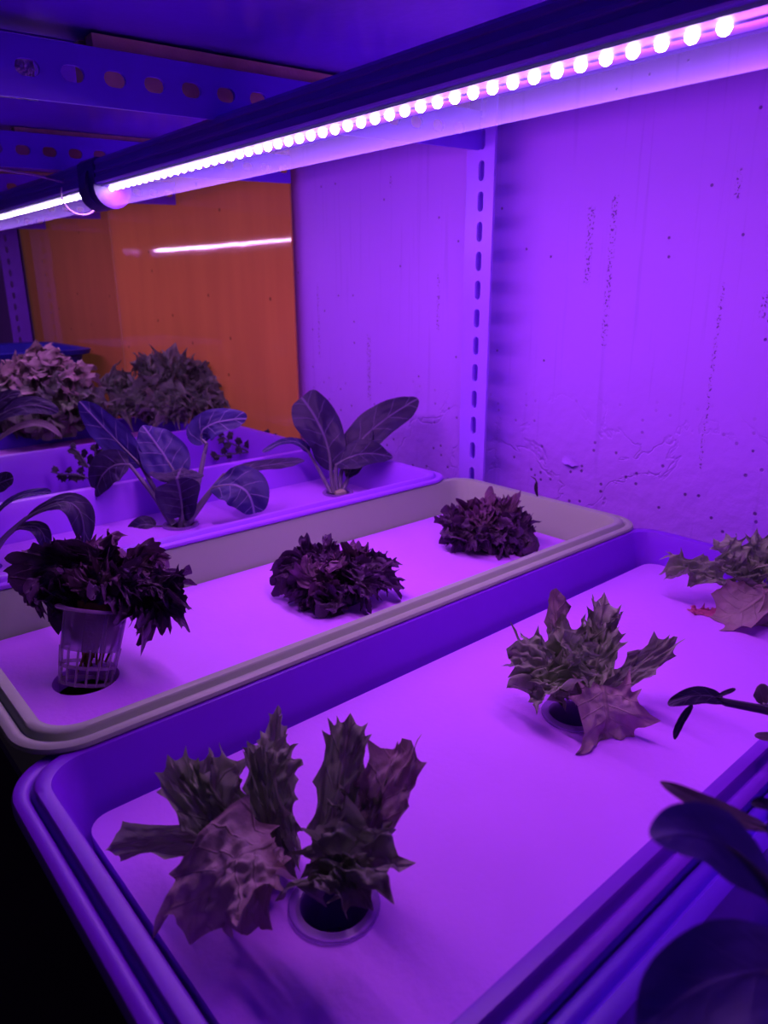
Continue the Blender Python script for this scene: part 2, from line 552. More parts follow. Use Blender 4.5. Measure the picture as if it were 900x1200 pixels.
HR = .066
board('foam_board', 'white foam board in the violet tray in front', .325, 2.435, .512, 1.275, -1.0, [(A1.x, A1.y, HR), (A2.x, A2.y, HR), (A3.x, A3.y, HR)])
board('foam_board', 'white foam board with an open hole in the beige tray', .37, 2.40, 1.46, 2.218, -1.0, [(B1.x, B1.y, .085), (B2.x, B2.y, HR), (B3.x, B3.y, HR)])
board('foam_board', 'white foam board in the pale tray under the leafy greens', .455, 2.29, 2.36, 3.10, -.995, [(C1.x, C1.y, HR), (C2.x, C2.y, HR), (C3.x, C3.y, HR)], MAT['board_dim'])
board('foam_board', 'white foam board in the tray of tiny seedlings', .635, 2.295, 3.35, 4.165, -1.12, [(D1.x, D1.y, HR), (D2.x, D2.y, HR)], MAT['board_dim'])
board('foam_board', 'white foam board under the two large frilly lettuces', .735, 2.305, 4.435, 5.405, -1.06, [(E1.x, E1.y, HR), (E2.x, E2.y, HR)])
Z1 = Vector((1.28, -.02, -1.02))
Z2 = Vector((.72, -.10, -1.02))
Z3 = Vector((1.80, .0, -1.02))
board('foam_board', 'foam board mostly hidden by big dark leaves in the lower right corner', .325, 2.42, -.485, .27, -1.02, [(Z1.x, Z1.y, HR), (Z2.x, Z2.y, HR), (Z3.x, Z3.y, HR)])


# ------------------------------------------------------------------ net cups
def net_cup(label, base, axis, h=.215, rb=.068, rt=.102, mat=None, group='net cups', flush=False):
    mat = mat or MAT['cup']
    t = thing('net_cup', label, 'net cup', base, group)
    ax = Vector(axis).normalized()
    u = ax.cross(Vector((0, 1, 0))).normalized()
    v = ax.cross(u)

    def ring(r, hh, n=36):
        return [Vector(base) + ax * hh + (u * math.cos(2 * math.pi * k / n) + v * math.sin(2 * math.pi * k / n)) * r for k in range(n)]
    m = MB()
    m.loft([ring(rb + (rt - rb) * .45, h * .45), ring(rt * .93, h * .97), ring(rt * .90, h * .97), ring(rb + (rt - rb) * .45 - .003, h * .45)])
    m.build('cup_wall', mat, t)
    m = MB()
    m.loft([ring(rt * .93, h * .955), ring(rt * 1.16, h * .965), ring(rt * 1.18, h * .985), ring(rt * 1.15, h), ring(rt * .9, h * 1.0), ring(rt * .88, h * .97)])
    m.build('cup_rim', mat if flush else MAT['cup_rib'], t)
    m = MB()                       # ribs of the open lower half and the base ring
    for k in range(16):
        a = 2 * math.pi * k / 16
        d = u * math.cos(a) + v * math.sin(a)
        m.tube([Vector(base) + d * rb, Vector(base) + ax * h * .25 + d * (rb + (rt - rb) * .25), Vector(base) + ax * h * .48 + d * (rb + (rt - rb) * .48)], .0028, 6)
        if k % 4 == 0:
            m.tube([Vector(base) + ax * h * .48 + d * (rb + (rt - rb) * .48), Vector(base) + ax * h * .96 + d * rt * .945], .002, 6)
    for hh in (0, .22):
        rr = rb + (rt - rb) * hh
        m.loft([ring(rr * .94, h * hh), ring(rr * 1.02, h * hh), ring(rr * 1.03, h * (hh + .045)), ring(rr * .95, h * (hh + .045)), ring(rr * .94, h * hh)])
    m.build('cup_ribs', MAT['cup_rib'], t)
    return t


def flush_cup(p, label, z=-1.0):
    return net_cup(label, Vector((p.x, p.y, z - .195)), (0, 0, 1), .203, .05, .066, MAT['cup'], flush=True)


# ------------------------------------------------------------------ leaves
def bez(b, m, t, s):
    c = m * 2 - (b + t) * .5
    return b * (1 - s) ** 2 + c * (2 * s * (1 - s)) + t * s * s, (c - b) * (2 * (1 - s)) + (t - c) * (2 * s)


def leaf_geo(b, m, t, width, nh, seed=0, teeth=0, td=.3, sharp=1.8, ruf=0., cup=0., fold=0., crinkle=0., egg=0., K=9, M=6, N=48,
             curl=0., swirl=0., twist=0., wave=0., frill=0., sq=1., ff=()):
    rnd = random.Random(seed)
    L = (t - b).length
    th = []
    if teeth:
        ang = []
        a = 0.
        for i in range(teeth):
            ang.append(a)
            a += rnd.uniform(.6, 1.4)
        ang = [x / a * 2 * math.pi for x in ang]
        amp = [rnd.uniform(.55, 1.25) for _ in range(teeth)]
        sg = [rnd.uniform(.5, 1.2) * (1 if i % 2 else -1) for i in range(teeth)]
        for i in range(teeth):
            a0 = ang[i]
            a1 = ang[i + 1] if i + 1 < teeth else 2 * math.pi
            for k in range(M):
                tt = k / M
                ss = abs(2 * tt - 1) ** sharp
                am = amp[i] if tt < .5 else amp[(i + 1) % teeth]
                ts = .5 - .5 * math.cos(math.pi * tt)
                hs = sg[i] * (1 - ts) + sg[(i + 1) % teeth] * ts
                th.append((a0 + (a1 - a0) * tt, 1 - td + td * ss * am, hs))
    else:
        ph = rnd.uniform(0, 6.28)
        for k in range(N):
            a = 2 * math.pi * k / N
            th.append((a, 1 + .03 * math.sin(3 * a + ph) + .02 * math.sin(7 * a + ph), math.sin(5 * a + ph)))
    n = len(th)
    verts, uvs, rim = [], [], []
    tone = rnd.random()
    off = Vector((rnd.uniform(0, 50), rnd.uniform(0, 50), rnd.uniform(0, 50)))
    ph1, ph2 = rnd.uniform(0, 6.28), rnd.uniform(0, 6.28)

    def P(rho, a, R, hs):
        ca, sa = math.cos(a), math.sin(a)
        k = (R - 1) * rho ** 2.5
        a_ = .5 + .5 * (rho * math.copysign(abs(ca) ** sq, ca) + k * ca * min(1.3, width / max(L, 1e-4)))
        b_ = rho * math.copysign(abs(sa) ** sq, sa) + k * sa
        wf = 1 - egg * (1 - a_) if egg >= 0 else 1 + egg * a_
        wf = max(wf, .08)
        c, tg = bez(b, m, t, a_)
        tg = tg.normalized()
        hint = nh
        s = tg.cross(hint)
        if s.length < .05:
            s = tg.cross(UP)
        s.normalize()
        nn = s.cross(tg)
        tw = twist * (a_ - .3) + swirl * b_
        s, nn = s * math.cos(tw) + nn * math.sin(tw), nn * math.cos(tw) - s * math.sin(tw)
        bw = b_ * width * .5 * wf
        nv = noise.noise(Vector((a_ * 3, b_ * 2.2, 0)) * 1.6 + off)
        nv2 = noise.noise(Vector((a_ * 8, b_ * 6, 0)) * 1.5 + off)
        h = cup * width * .5 * b_ * b_ + fold * width * .5 * abs(b_)
        h += crinkle * width * (nv * .8 + nv2 * .55)
        h += ruf * width * hs * rho ** 2.2
        h += wave * width * rho ** 2 * math.sin(3 * a + ph1)
        if frill:
            h += frill * width * rho ** 1.6 * math.sin(teeth * .36 * a + ph2 + 2 * nv)
        inr = 0.
        for q, (fr, am, pw) in enumerate(ff):
            pa = fr * a + ph1 * (q + 1) + 2.2 * noise.noise(Vector((ca * 2.1, sa * 2.1, q * 3.7)) + off)
            h += am * width * rho ** pw * math.sin(pa)
            inr += am * .9 * rho ** pw * math.cos(pa * 1.0 + .6)
        a_ += inr * ca * min(1., width / max(L, 1e-4))
        b_ += inr * sa * 1.6
        c, tg = bez(b, m, t, a_)
        bw = b_ * width * .5 * wf
        h += curl * width * (rho ** 3) * (.6 + .6 * math.sin(2 * a + ph2))
        inn = -ruf * .5 * abs(hs) * rho ** 3
        return c + s * bw * (1 + inn) + nn * h, (a_, b_)

    p, q = P(0, 0, 1, 0)
    verts.append(p)
    uvs.append(q)
    rim.append((0, tone))
    for i in range(1, K + 1):
        rho = (i / K) ** .8
        for (a, R, hs) in th:
            p, q = P(rho, a, R, hs)
            verts.append(p)
            uvs.append(q)
            rim.append((rho, tone))
    faces = []
    for k in range(n):
        faces.append((0, 1 + k, 1 + (k + 1) % n))
    for i in range(K - 1):
        for k in range(n):
            faces.append((1 + i * n + k, 1 + (i + 1) * n + k, 1 + (i + 1) * n + (k + 1) % n, 1 + i * n + (k + 1) % n))
    return verts, faces, uvs, rim


ZMIN = {}


def add_leaf(name, parent, mat, geo, floor=None):
    v, f, uvs, rim = geo
    if floor is not None:
        for p in v:
            if p.z < floor:
                p.z = floor + .25 * (.004) + (p.z - floor) * .02
    return link_mesh(name, v, f, mat, parent, uvs, rim)


def cam_n(n):
    return (RIGHT * n[0] + UP * n[1] - FWD * n[2]).normalized()


def plant_px(name, label, cat, base, floor, specs, defaults, group=None):
    """specs: dict(b, m, t) each (px, py, depth offset); width in px at the base depth"""
    t = thing(name, label, cat, base, group)
    d0 = base.dot(FWD)
    jit = defaults.get('jit', 0)
    jr = random.Random(int(abs(base.x) * 1000))
    defaults = {k: v for k, v in defaults.items() if k != 'jit'}
    full = list(specs)
    for sp in specs:
        for _ in range(jit):
            if sp.get('name') or 'stem' in sp:
                continue
            j = dict(sp)
            q = sp['w'] * .35
            j['m'] = (sp['m'][0] + jr.uniform(-q, q) * .7, sp['m'][1] + jr.uniform(-q, q) * .5, sp['m'][2] + jr.uniform(-.04, .03))
            k = jr.uniform(.62, .95)
            j['t'] = (sp['b'][0] + (sp['t'][0] - sp['b'][0]) * k + jr.uniform(-q, q), sp['b'][1] + (sp['t'][1] - sp['b'][1]) * k + jr.uniform(-q, q) * .6, sp['t'][2] + jr.uniform(-.04, .03))
            j['w'] = sp['w'] * jr.uniform(.7, .95)
            full.append(j)
    specs = full
    for i, sp in enumerate(specs):
        s = dict(defaults)
        s.update(sp)
        b, m_, tp = (pt(q[0], q[1], d0 + q[2]) for q in (s.pop('b'), s.pop('m'), s.pop('t')))
        w = s.pop('w') * (d0 + sp['m'][2]) / F * s.pop('ws', 1)
        mat = s.pop('mat')
        nh = cam_n(s.pop('n', (0, .5, .85)))
        nm = s.pop('name', 'leaf')
        lab = s.pop('lab', None)
        stem = s.pop('stem', None)
        smat = s.pop('smat', MAT['stem'])
        sr = s.pop('sr', .012)
        o = add_leaf(nm, t, MAT[mat], leaf_geo(b, m_, tp, w, nh, seed=i * 7 + int(abs(base.x) * 1000) % 97, **s), floor)
        if lab:
            o['label'] = lab
        if stem:
            pts = [pt(q[0], q[1], d0 + q[2]) for q in stem]
            sm = MB()
            # smooth the polyline, then run up the blade as a midrib
            path = []
            for k in range(len(pts) - 1):
                for j in range(4):
                    path.append(pts[k].lerp(pts[k + 1], j / 4))
            path.append(pts[-1])
            for _ in range(2):
                path = [path[0]] + [(path[k - 1] + path[k] * 2 + path[k + 1]) / 4 for k in range(1, len(path) - 1)] + [path[-1]]
            n0 = len(path)
            for j in range(1, 7):
                q, _t = bez(b, m_, tp, .015 + j * .10)
                path.append(q - nh * .004)
            tot = len(path) - 1
            rads = [sr * (1.25 - .55 * min(1, k / n0)) if k < n0 else sr * .62 * (1 - (k - n0 + 1) / (tot - n0 + 2.)) for k in range(len(path))]
            sm.tube(path, rads, 8)
            sm.build('petiole', smat, o)
    return t


OAK = dict(teeth=15, td=.34, sharp=2.8, ruf=.11, cup=.2, crinkle=.22, egg=.42, K=18, M=9, mat='oak', curl=.08, frill=.12, sq=.70)

# front lettuce, nearest the camera
plant_px('oak_leaf_lettuce', 'big drooping pale lettuce nearest the camera in the violet tray', 'lettuce', A1, -.998, [
    dict(b=(345, 1035, .06), m=(318, 930, .05), t=(330, 866, .10), w=95, n=(.2, .2, .95)),
    dict(b=(345, 1030, .10), m=(330, 930, .12), t=(323, 828, .14), w=44, n=(-.2, .2, .95), egg=.0, mat='oak'),
    dict(b=(372, 1040, .06), m=(395, 930, .06), t=(412, 835, .09), w=84, n=(.1, .2, .95), ruf=.16),
    dict(b=(395, 1040, .02), m=(445, 950, .03), t=(478, 858, .08), w=92, n=(-.35, .2, .9), mat='wilt', egg=.1, name='faded_leaf', lab='pinkish faded leaf'),
    dict(b=(380, 1050, -.02), m=(418, 1000, .03), t=(425, 900, .06), w=105, n=(-.1, .3, .9), ruf=.14),
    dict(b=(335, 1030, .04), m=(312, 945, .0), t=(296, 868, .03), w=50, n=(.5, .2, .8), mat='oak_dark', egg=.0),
    dict(b=(330, 1040, .05), m=(268, 960, .05), t=(245, 868, .08), w=118, n=(-.2, .25, .9), ruf=.15),
    dict(b=(320, 1030, .0), m=(245, 960, .02), t=(195, 885, .05), w=85, n=(.3, .4, .85), ruf=.14, mat='oak'),
    dict(b=(310, 1000, .0), m=(210, 985, .02), t=(122, 993, .0), w=56, n=(0, .6, .8), mat='oak', egg=-.2, teeth=9),
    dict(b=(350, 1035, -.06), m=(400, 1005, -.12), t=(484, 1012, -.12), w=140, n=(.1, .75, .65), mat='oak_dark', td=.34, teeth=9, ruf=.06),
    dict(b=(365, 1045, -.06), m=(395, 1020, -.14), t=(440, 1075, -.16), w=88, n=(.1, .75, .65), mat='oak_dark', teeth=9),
    dict(b=(335, 1000, -.02), m=(262, 1015, -.10), t=(225, 1118, -.10), w=158, n=(-.25, .7, .7), mat='wilt', teeth=9, td=.30, ruf=.06, crinkle=.10, sharp=2.4, egg=-.1, frill=.02, name='wilted_leaf', lab='pale purplish wilted leaf lying over the board'),
    dict(b=(330, 990, -.02), m=(300, 1030, -.08), t=(280, 1110, -.09), w=85, n=(.1, .7, .7), mat='wilt', teeth=7, td=.3, ruf=.05, crinkle=.10, sharp=2.4, frill=.02, name='wilted_leaf'),
], OAK)

# second lettuce in the violet tray
plant_px('oak_leaf_lettuce', 'spiky pale lettuce in the middle of the violet tray', 'lettuce', A2, -.998, [
    dict(b=(680, 810, .04), m=(655, 750, .05), t=(651, 688, .06), w=40, n=(.2, .2, .95), mat='wilt', teeth=7, td=.3, egg=-.1),
    dict(b=(690, 810, .05), m=(700, 755, .06), t=(713, 697, .06), w=66, n=(.1, .2, .95), ruf=.14),
    dict(b=(690, 815, .0), m=(742, 788, .0), t=(796, 742, .0), w=48, n=(-.1, .55, .8), teeth=15, td=.4, egg=-.1),
    dict(b=(680, 825, .0), m=(668, 775, .02), t=(655, 722, .05), w=100, n=(.3, .3, .9), crinkle=.12),
    dict(b=(680, 825, .0), m=(700, 775, .02), t=(712, 725, .05), w=70, n=(-.3, .3, .9), crinkle=.12),
    dict(b=(690, 822, -.02), m=(638, 782, -.02), t=(588, 760, .0), w=100, n=(-.2, .6, .75), ruf=.08, teeth=15),
    dict(b=(690, 800, -.02), m=(640, 800, -.06), t=(612, 828, -.05), w=70, n=(-.3, .7, .7), teeth=10),
    dict(b=(690, 795, -.03), m=(680, 770, -.06), t=(660, 745, -.05), w=70, n=(.2, .6, .75), crinkle=.14, teeth=10),
    dict(b=(700, 795, -.04), m=(712, 835, -.10), t=(708, 890, -.08), w=112, n=(.1, .65, .75), mat='wilt', teeth=9, td=.34, ruf=.05, crinkle=.07, sharp=2.4, egg=.1, frill=.02, name='wilted_leaf', lab='pale pinkish wilted leaf hanging to the board'),
], OAK)

# third lettuce at the right edge
plant_px('oak_leaf_lettuce', 'pale lettuce at the right edge of the photo by the tray end', 'lettuce', A3, -.998, [
    dict(b=(868, 690, .0), m=(820, 672, .0), t=(773, 664, .0), w=58, n=(0, .7, .7), teeth=15, mat='oak'),
    dict(b=(880, 690, .04), m=(860, 655, .05), t=(842, 628, .06), w=62, n=(.2, .4, .9), ruf=.14, mat='oak'),
    dict(b=(890, 690, .06), m=(888, 655, .06), t=(888, 620, .07), w=56, n=(-.1, .4, .9), ruf=.14, mat='oak'),
    dict(b=(900, 695, .04), m=(920, 655, .05), t=(935, 625, .06), w=60, n=(-.3, .4, .9), ruf=.14, mat='oak'),
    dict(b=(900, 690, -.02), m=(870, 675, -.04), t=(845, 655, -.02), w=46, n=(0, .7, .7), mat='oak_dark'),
    dict(b=(910, 690, -.02), m=(945, 690, -.04), t=(985, 685, -.02), w=80, n=(0, .7, .7), mat='oak'),
    dict(b=(905, 685, -.05), m=(875, 712, -.10), t=(828, 728, -.06), w=96, n=(-.2, .75, .65), mat='wilt', teeth=9, td=.25, ruf=.03, crinkle=.03, frill=.02, name='wilted_leaf', lab='pale wilted leaf'),
    dict(b=(900, 690, -.05), m=(905, 725, -.12), t=(890, 768, -.10), w=66, n=(.1, .7, .7), mat='wilt', teeth=8, td=.36, ruf=.03, crinkle=.03, frill=.02, name='wilted_leaf'),
    dict(b=(862, 715, -.02), m=(832, 722, -.03), t=(804, 716, -.02), w=30, n=(0, .7, .7), mat='wilt_pink', teeth=14, td=.35, ruf=.15, name='pink_leaf', lab='small bright pink shrivelled leaf'),
], OAK)

# dark red lettuces of the beige tray
RED = dict(teeth=36, td=.13, sharp=1.5, ruf=.03, cup=.3, crinkle=.16, egg=.38, K=14, M=6, mat='red', jit=1, ws=1.2, curl=.05, sq=.75, ff=((4, .12, 1.6), (9, .10, 2.5), (19, .055, 4.5)))
cupax = (pt(113, 712, B1.dot(FWD) + .015) - B1).normalized()
cup_len = (pt(113, 712, B1.dot(FWD) + .015) - B1).length
plant_px('red_lettuce', 'dark red frilly lettuce spilling from the tilted clear cup in the beige tray', 'lettuce', B1, -.998, [
    dict(b=(125, 712, .06), m=(70, 668, .05), t=(22, 690, .03), w=66, n=(0, .5, .85)),
    dict(b=(125, 712, .06), m=(85, 670, .08), t=(52, 652, .08), w=60, n=(0, .3, .95)),
    dict(b=(125, 712, .08), m=(110, 670, .10), t=(98, 640, .10), w=72, n=(.1, .3, .95)),
    dict(b=(130, 712, .10), m=(140, 665, .12), t=(148, 635, .12), w=78, n=(0, .3, .95), mat='red_light'),
    dict(b=(130, 712, .08), m=(165, 675, .10), t=(180, 650, .10), w=62, n=(-.2, .3, .95), mat='red_light'),
    dict(b=(130, 712, .05), m=(150, 685, .05), t=(172, 668, .03), w=60, n=(0, .6, .8)),
    dict(b=(128, 712, .04), m=(115, 685, .02), t=(98, 662, .03), w=62, n=(0, .6, .8), mat='red_light'),
    dict(b=(130, 700, .05), m=(180, 690, .04), t=(229, 694, .02), w=50, n=(0, .7, .7)),
    dict(b=(130, 700, .04), m=(165, 705, .02), t=(178, 742, .02), w=64, n=(.2, .7, .7)),
    dict(b=(118, 708, .03), m=(80, 700, .03), t=(66, 730, .04), w=44, n=(-.2, .7, .7)),
    dict(b=(118, 704, .03), m=(60, 690, .02), t=(38, 712, .02), w=40, n=(-.2, .7, .7)),
    dict(b=(122, 706, .02), m=(140, 692, -.01), t=(160, 700, -.01), w=50, n=(0, .7, .7)),
], RED)
net_cup('clear slotted net cup leaning out of its hole in the beige tray', B1 - cupax * .012, cupax, cup_len + .012, .066, .088)
m = MB()
rr = random.Random(4)
for k in range(26):
    a = rr.uniform(0, 6.28)
    r0 = rr.uniform(.0, .05)
    b0 = B1 + cupax * rr.uniform(.02, .05) + Vector((math.cos(a), math.sin(a), 0)) * r0
    p2 = b0 + cupax * rr.uniform(.06, .15) + Vector((rr.uniform(-.03, .03), rr.uniform(-.03, .03), 0))
    m.tube([b0, b0.lerp(p2, .5) + Vector((rr.uniform(-.012, .012), rr.uniform(-.012, .012), 0)), p2], [.003, .0035, .004], 5)
for k in range(4):
    c = B1 + cupax * (.10 + k * .025)
    m.tube([c, c + cupax * .03], [.055 - k * .003, .058 - k * .002], 12)
ro = m.build('root_plug', MAT['root'], None, B1)
tag(ro, 'dark tangled roots and plug inside the tilted clear cup', 'roots')

plant_px('red_lettuce', 'dark red frilly lettuce in the middle of the beige tray', 'lettuce', B2, -.998, [
    dict(b=(395, 700, .0), m=(358, 672, .0), t=(325, 688, -.02), w=46, n=(0, .6, .8)),
    dict(b=(395, 700, .02), m=(362, 665, .03), t=(338, 648, .03), w=50, n=(.1, .4, .9)),
    dict(b=(395, 700, .04), m=(380, 660, .05), t=(366, 636, .05), w=44, n=(.2, .3, .9)),
    dict(b=(400, 700, .04), m=(404, 665, .06), t=(402, 642, .06), w=48, n=(0, .3, .95), mat='red_light'),
    dict(b=(402, 700, .03), m=(425, 668, .05), t=(438, 643, .05), w=46, n=(-.2, .3, .9), mat='red_light'),
    dict(b=(402, 700, .0), m=(435, 672, .0), t=(464, 657, .0), w=36, n=(0, .6, .8)),
    dict(b=(402, 700, -.03), m=(435, 680, -.03), t=(468, 694, -.03), w=40, n=(0, .7, .7)),
    dict(b=(400, 695, -.04), m=(420, 685, -.08), t=(438, 702, -.07), w=50, n=(0, .7, .7)),
    dict(b=(395, 695, -.04), m=(372, 690, -.07), t=(352, 718, -.07), w=56, n=(0, .7, .7)),
    dict(b=(398, 690, -.03), m=(385, 680, -.07), t=(372, 668, -.06), w=54, n=(0, .6, .8), mat='red_light'),
    dict(b=(400, 690, -.03), m=(412, 676, -.06), t=(424, 664, -.05), w=50, n=(0, .6, .8)),
    dict(b=(398, 692, -.05), m=(392, 700, -.09), t=(385, 718, -.08), w=44, n=(0, .7, .7)),
], RED)
plant_px('red_lettuce', 'dark red frilly lettuce at the far wall end of the beige tray', 'lettuce', B3, -.998, [
    dict(b=(568, 645, .0), m=(542, 620, .0), t=(522, 598, .02), w=44, n=(.2, .4, .9)),
    dict(b=(568, 645, .02), m=(555, 612, .04), t=(545, 584, .04), w=42, n=(.1, .3, .9), mat='red_light'),
    dict(b=(572, 645, .04), m=(572, 610, .06), t=(570, 577, .06), w=42, n=(0, .3, .95), mat='red_light'),
    dict(b=(572, 645, .02), m=(590, 612, .04), t=(602, 580, .05), w=42, n=(-.2, .3, .9), mat='red_light'),
    dict(b=(574, 645, .0), m=(602, 622, .0), t=(622, 602, .02), w=40, n=(-.2, .4, .9)),
    dict(b=(572, 642, -.03), m=(600, 632, -.05), t=(616, 645, -.04), w=44, n=(0, .7, .7)),
    dict(b=(572, 640, -.04), m=(590, 630, -.08), t=(600, 655, -.07), w=46, n=(0, .7, .7)),
    dict(b=(570, 640, -.04), m=(552, 628, -.07), t=(546, 646, -.06), w=48, n=(0, .7, .7)),
    dict(b=(568, 640, -.02), m=(540, 625, -.04), t=(520, 632, -.02), w=40, n=(0, .7, .7)),
    dict(b=(570, 638, -.03), m=(566, 615, -.05), t=(562, 598, -.03), w=46, n=(0, .5, .85), mat='red_light'),
    dict(b=(572, 638, -.03), m=(586, 618, -.05), t=(590, 602, -.03), w=44, n=(0, .5, .85)),
    dict(b=(572, 640, -.05), m=(574, 630, -.09), t=(572, 650, -.08), w=44, n=(0, .7, .7)),
], dict(RED, ws=1.05))

# leafy greens of the pale tray
CH = dict(N=56, K=10, egg=-.25, cup=.10, crinkle=.035, ruf=.02, wave=.03, mat='choy', n=(0, .45, .9))
plant_px('bok_choy', 'leafy green with the tall pointed leaf, left of centre in the pale tray', 'bok choy', C1, None, [
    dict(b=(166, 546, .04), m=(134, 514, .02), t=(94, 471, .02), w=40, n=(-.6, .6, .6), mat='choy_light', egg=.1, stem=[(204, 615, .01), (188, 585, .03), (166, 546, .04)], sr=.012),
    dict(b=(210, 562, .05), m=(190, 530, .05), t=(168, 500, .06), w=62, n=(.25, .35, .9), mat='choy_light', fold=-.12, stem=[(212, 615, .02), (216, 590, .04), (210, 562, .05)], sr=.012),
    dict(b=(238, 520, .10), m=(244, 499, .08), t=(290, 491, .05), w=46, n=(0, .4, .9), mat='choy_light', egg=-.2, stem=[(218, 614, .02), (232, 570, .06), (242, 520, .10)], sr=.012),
    dict(b=(152, 545, .0), m=(126, 550, -.02), t=(112, 580, .0), w=46, n=(-.2, .2, .95), mat='choy', egg=-.1, stem=[(202, 616, .0), (180, 580, .0), (152, 545, .0)], sr=.010),
    dict(b=(214, 608, -.02), m=(212, 585, -.05), t=(208, 562, -.07), w=66, n=(0, .2, .95), mat='choy', fold=.30, egg=.55, sq=.72, stem=[(212, 618, .0), (213, 612, -.01), (214, 608, -.02)], sr=.012),
    dict(b=(206, 566, -.06), m=(208, 558, -.04), t=(212, 552, .0), w=66, n=(0, .85, .5), mat='choy', egg=.0),
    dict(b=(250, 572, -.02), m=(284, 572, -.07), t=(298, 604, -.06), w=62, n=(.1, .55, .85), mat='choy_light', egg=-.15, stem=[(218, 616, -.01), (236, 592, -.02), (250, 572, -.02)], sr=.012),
    dict(b=(262, 556, .04), m=(308, 546, .05), t=(357, 540, .06), w=26, n=(.1, .8, .55), mat='choy', egg=.0, stem=[(218, 614, .01), (238, 585, .03), (262, 556, .04)], sr=.009),
    dict(b=(182, 617, -.02), m=(164, 616, -.03), t=(146, 632, -.03), w=26, n=(0, .6, .8), mat='choy', egg=-.2, stem=[(210, 622, .0), (198, 617, -.01), (182, 617, -.02)], sr=.006),
], CH)
plant_px('bok_choy', 'leafy green with two broad raised leaves at the wall end of the pale tray', 'bok choy', C2, None, [
    dict(b=(388, 550, .0), m=(378, 506, .0), t=(352, 465, .02), w=60, n=(.15, .25, .95), mat='choy', wave=.09, egg=.32, sq=.8, ruf=.04, stem=[(392, 578, .0), (390, 568, .0), (388, 556, .0)], sr=.013),
    dict(b=(404, 540, .04), m=(440, 500, .04), t=(489, 469, .06), w=50, n=(-.25, .4, .9), mat='choy', egg=-.05, stem=[(398, 578, .0), (398, 560, .02), (404, 540, .04)], sr=.012),
    dict(b=(394, 545, -.02), m=(424, 532, -.06), t=(459, 536, -.05), w=42, n=(.1, .6, .8), mat='choy', egg=-.1, wave=.05, stem=[(396, 578, -.01), (393, 560, -.02), (394, 545, -.02)], sr=.012),
    dict(b=(408, 560, .02), m=(420, 530, .04), t=(432, 500, .05), w=34, n=(-.4, .4, .8), mat='choy', egg=.1, stem=[(400, 578, .01), (404, 570, .02), (408, 560, .02)], sr=.012),
    dict(b=(362, 530, .02), m=(340, 517, .02), t=(308, 530, .03), w=20, n=(0, .8, .5), mat='choy_light', egg=-.1, stem=[(388, 578, .0), (375, 553, .02), (362, 530, .02)], sr=.009),
], CH)
m = MB()
c = C2 + Vector((-.005, -.03, .012))
rr = random.Random(3)
rg = []
for i in range(7):
    a = math.pi * i / 6
    rg.append([c + Vector((math.cos(2 * math.pi * k / 12) * math.sin(a) * .034, math.sin(2 * math.pi * k / 12) * math.sin(a) * .028, math.cos(a) * -.020)) * rr.uniform(.85, 1.1) for k in range(12)])
rg = [[c + (p - c) for p in r] for r in rg]
m.loft(rg)
tag(m.build('sponge_plug', MAT['sponge'], None, C2), 'small grey sponge plug at the foot of the wall-end leafy green', 'sponge')
plant_px('bok_choy', 'leafy green with arching drooping leaves at the left photo edge in the pale tray', 'bok choy', C3, None, [
    dict(b=(-8, 605, .08), m=(22, 582, .06), t=(60, 577, .05), w=22, n=(.0, .8, .55), mat='choy_light', egg=-.1, stem=[(-22, 668, .0), (-18, 635, .06), (-8, 605, .08)], sr=.010),
    dict(b=(30, 608, .0), m=(84, 590, -.02), t=(98, 642, -.02), w=34, n=(-.1, .8, .6), mat='choy', egg=.0, twist=.5, stem=[(-18, 666, .0), (4, 630, .0), (30, 608, .0)], sr=.011),
    dict(b=(18, 620, .0), m=(46, 620, -.03), t=(54, 652, -.03), w=20, n=(-.1, .8, .6), mat='choy', egg=.0, stem=[(-18, 668, .0), (0, 635, .0), (18, 620, .0)], sr=.009),
    dict(b=(-18, 575, .06), m=(0, 566, .06), t=(16, 560, .06), w=26, n=(.1, .4, .9), mat='choy', egg=.0, stem=[(-22, 668, .0), (-24, 620, .04), (-18, 575, .06)], sr=.010),
], CH)


# seedlings
def seedling(label, base, sprays, d0):
    t = thing('seedling', label, 'seedling', base, 'seedlings in the violet tray')
    for (path, leaves, w) in sprays:
        m = MB()
        pts = [pt(q[0], q[1], d0 + q[2]) for q in path]
        m.tube(pts, [.007 - .003 * k / len(pts) for k in range(len(pts))], 6)
        st = m.build('stem', MAT['stem_dark'], t)
        for i, (x0, y0, x1, y1) in enumerate(leaves):
            b, tp = pt(x0, y0, d0), pt(x1, y1, d0 - .01)
            g = leaf_geo(b, (b + tp) / 2 + UP * .008, tp, 1.35 * w * d0 / F, cam_n((.1, .5, .8)), seed=i, teeth=7, td=.25, ruf=.05, K=4, M=3, egg=.2)
            add_leaf('leaf', t, MAT['sprout'], g)
    return t


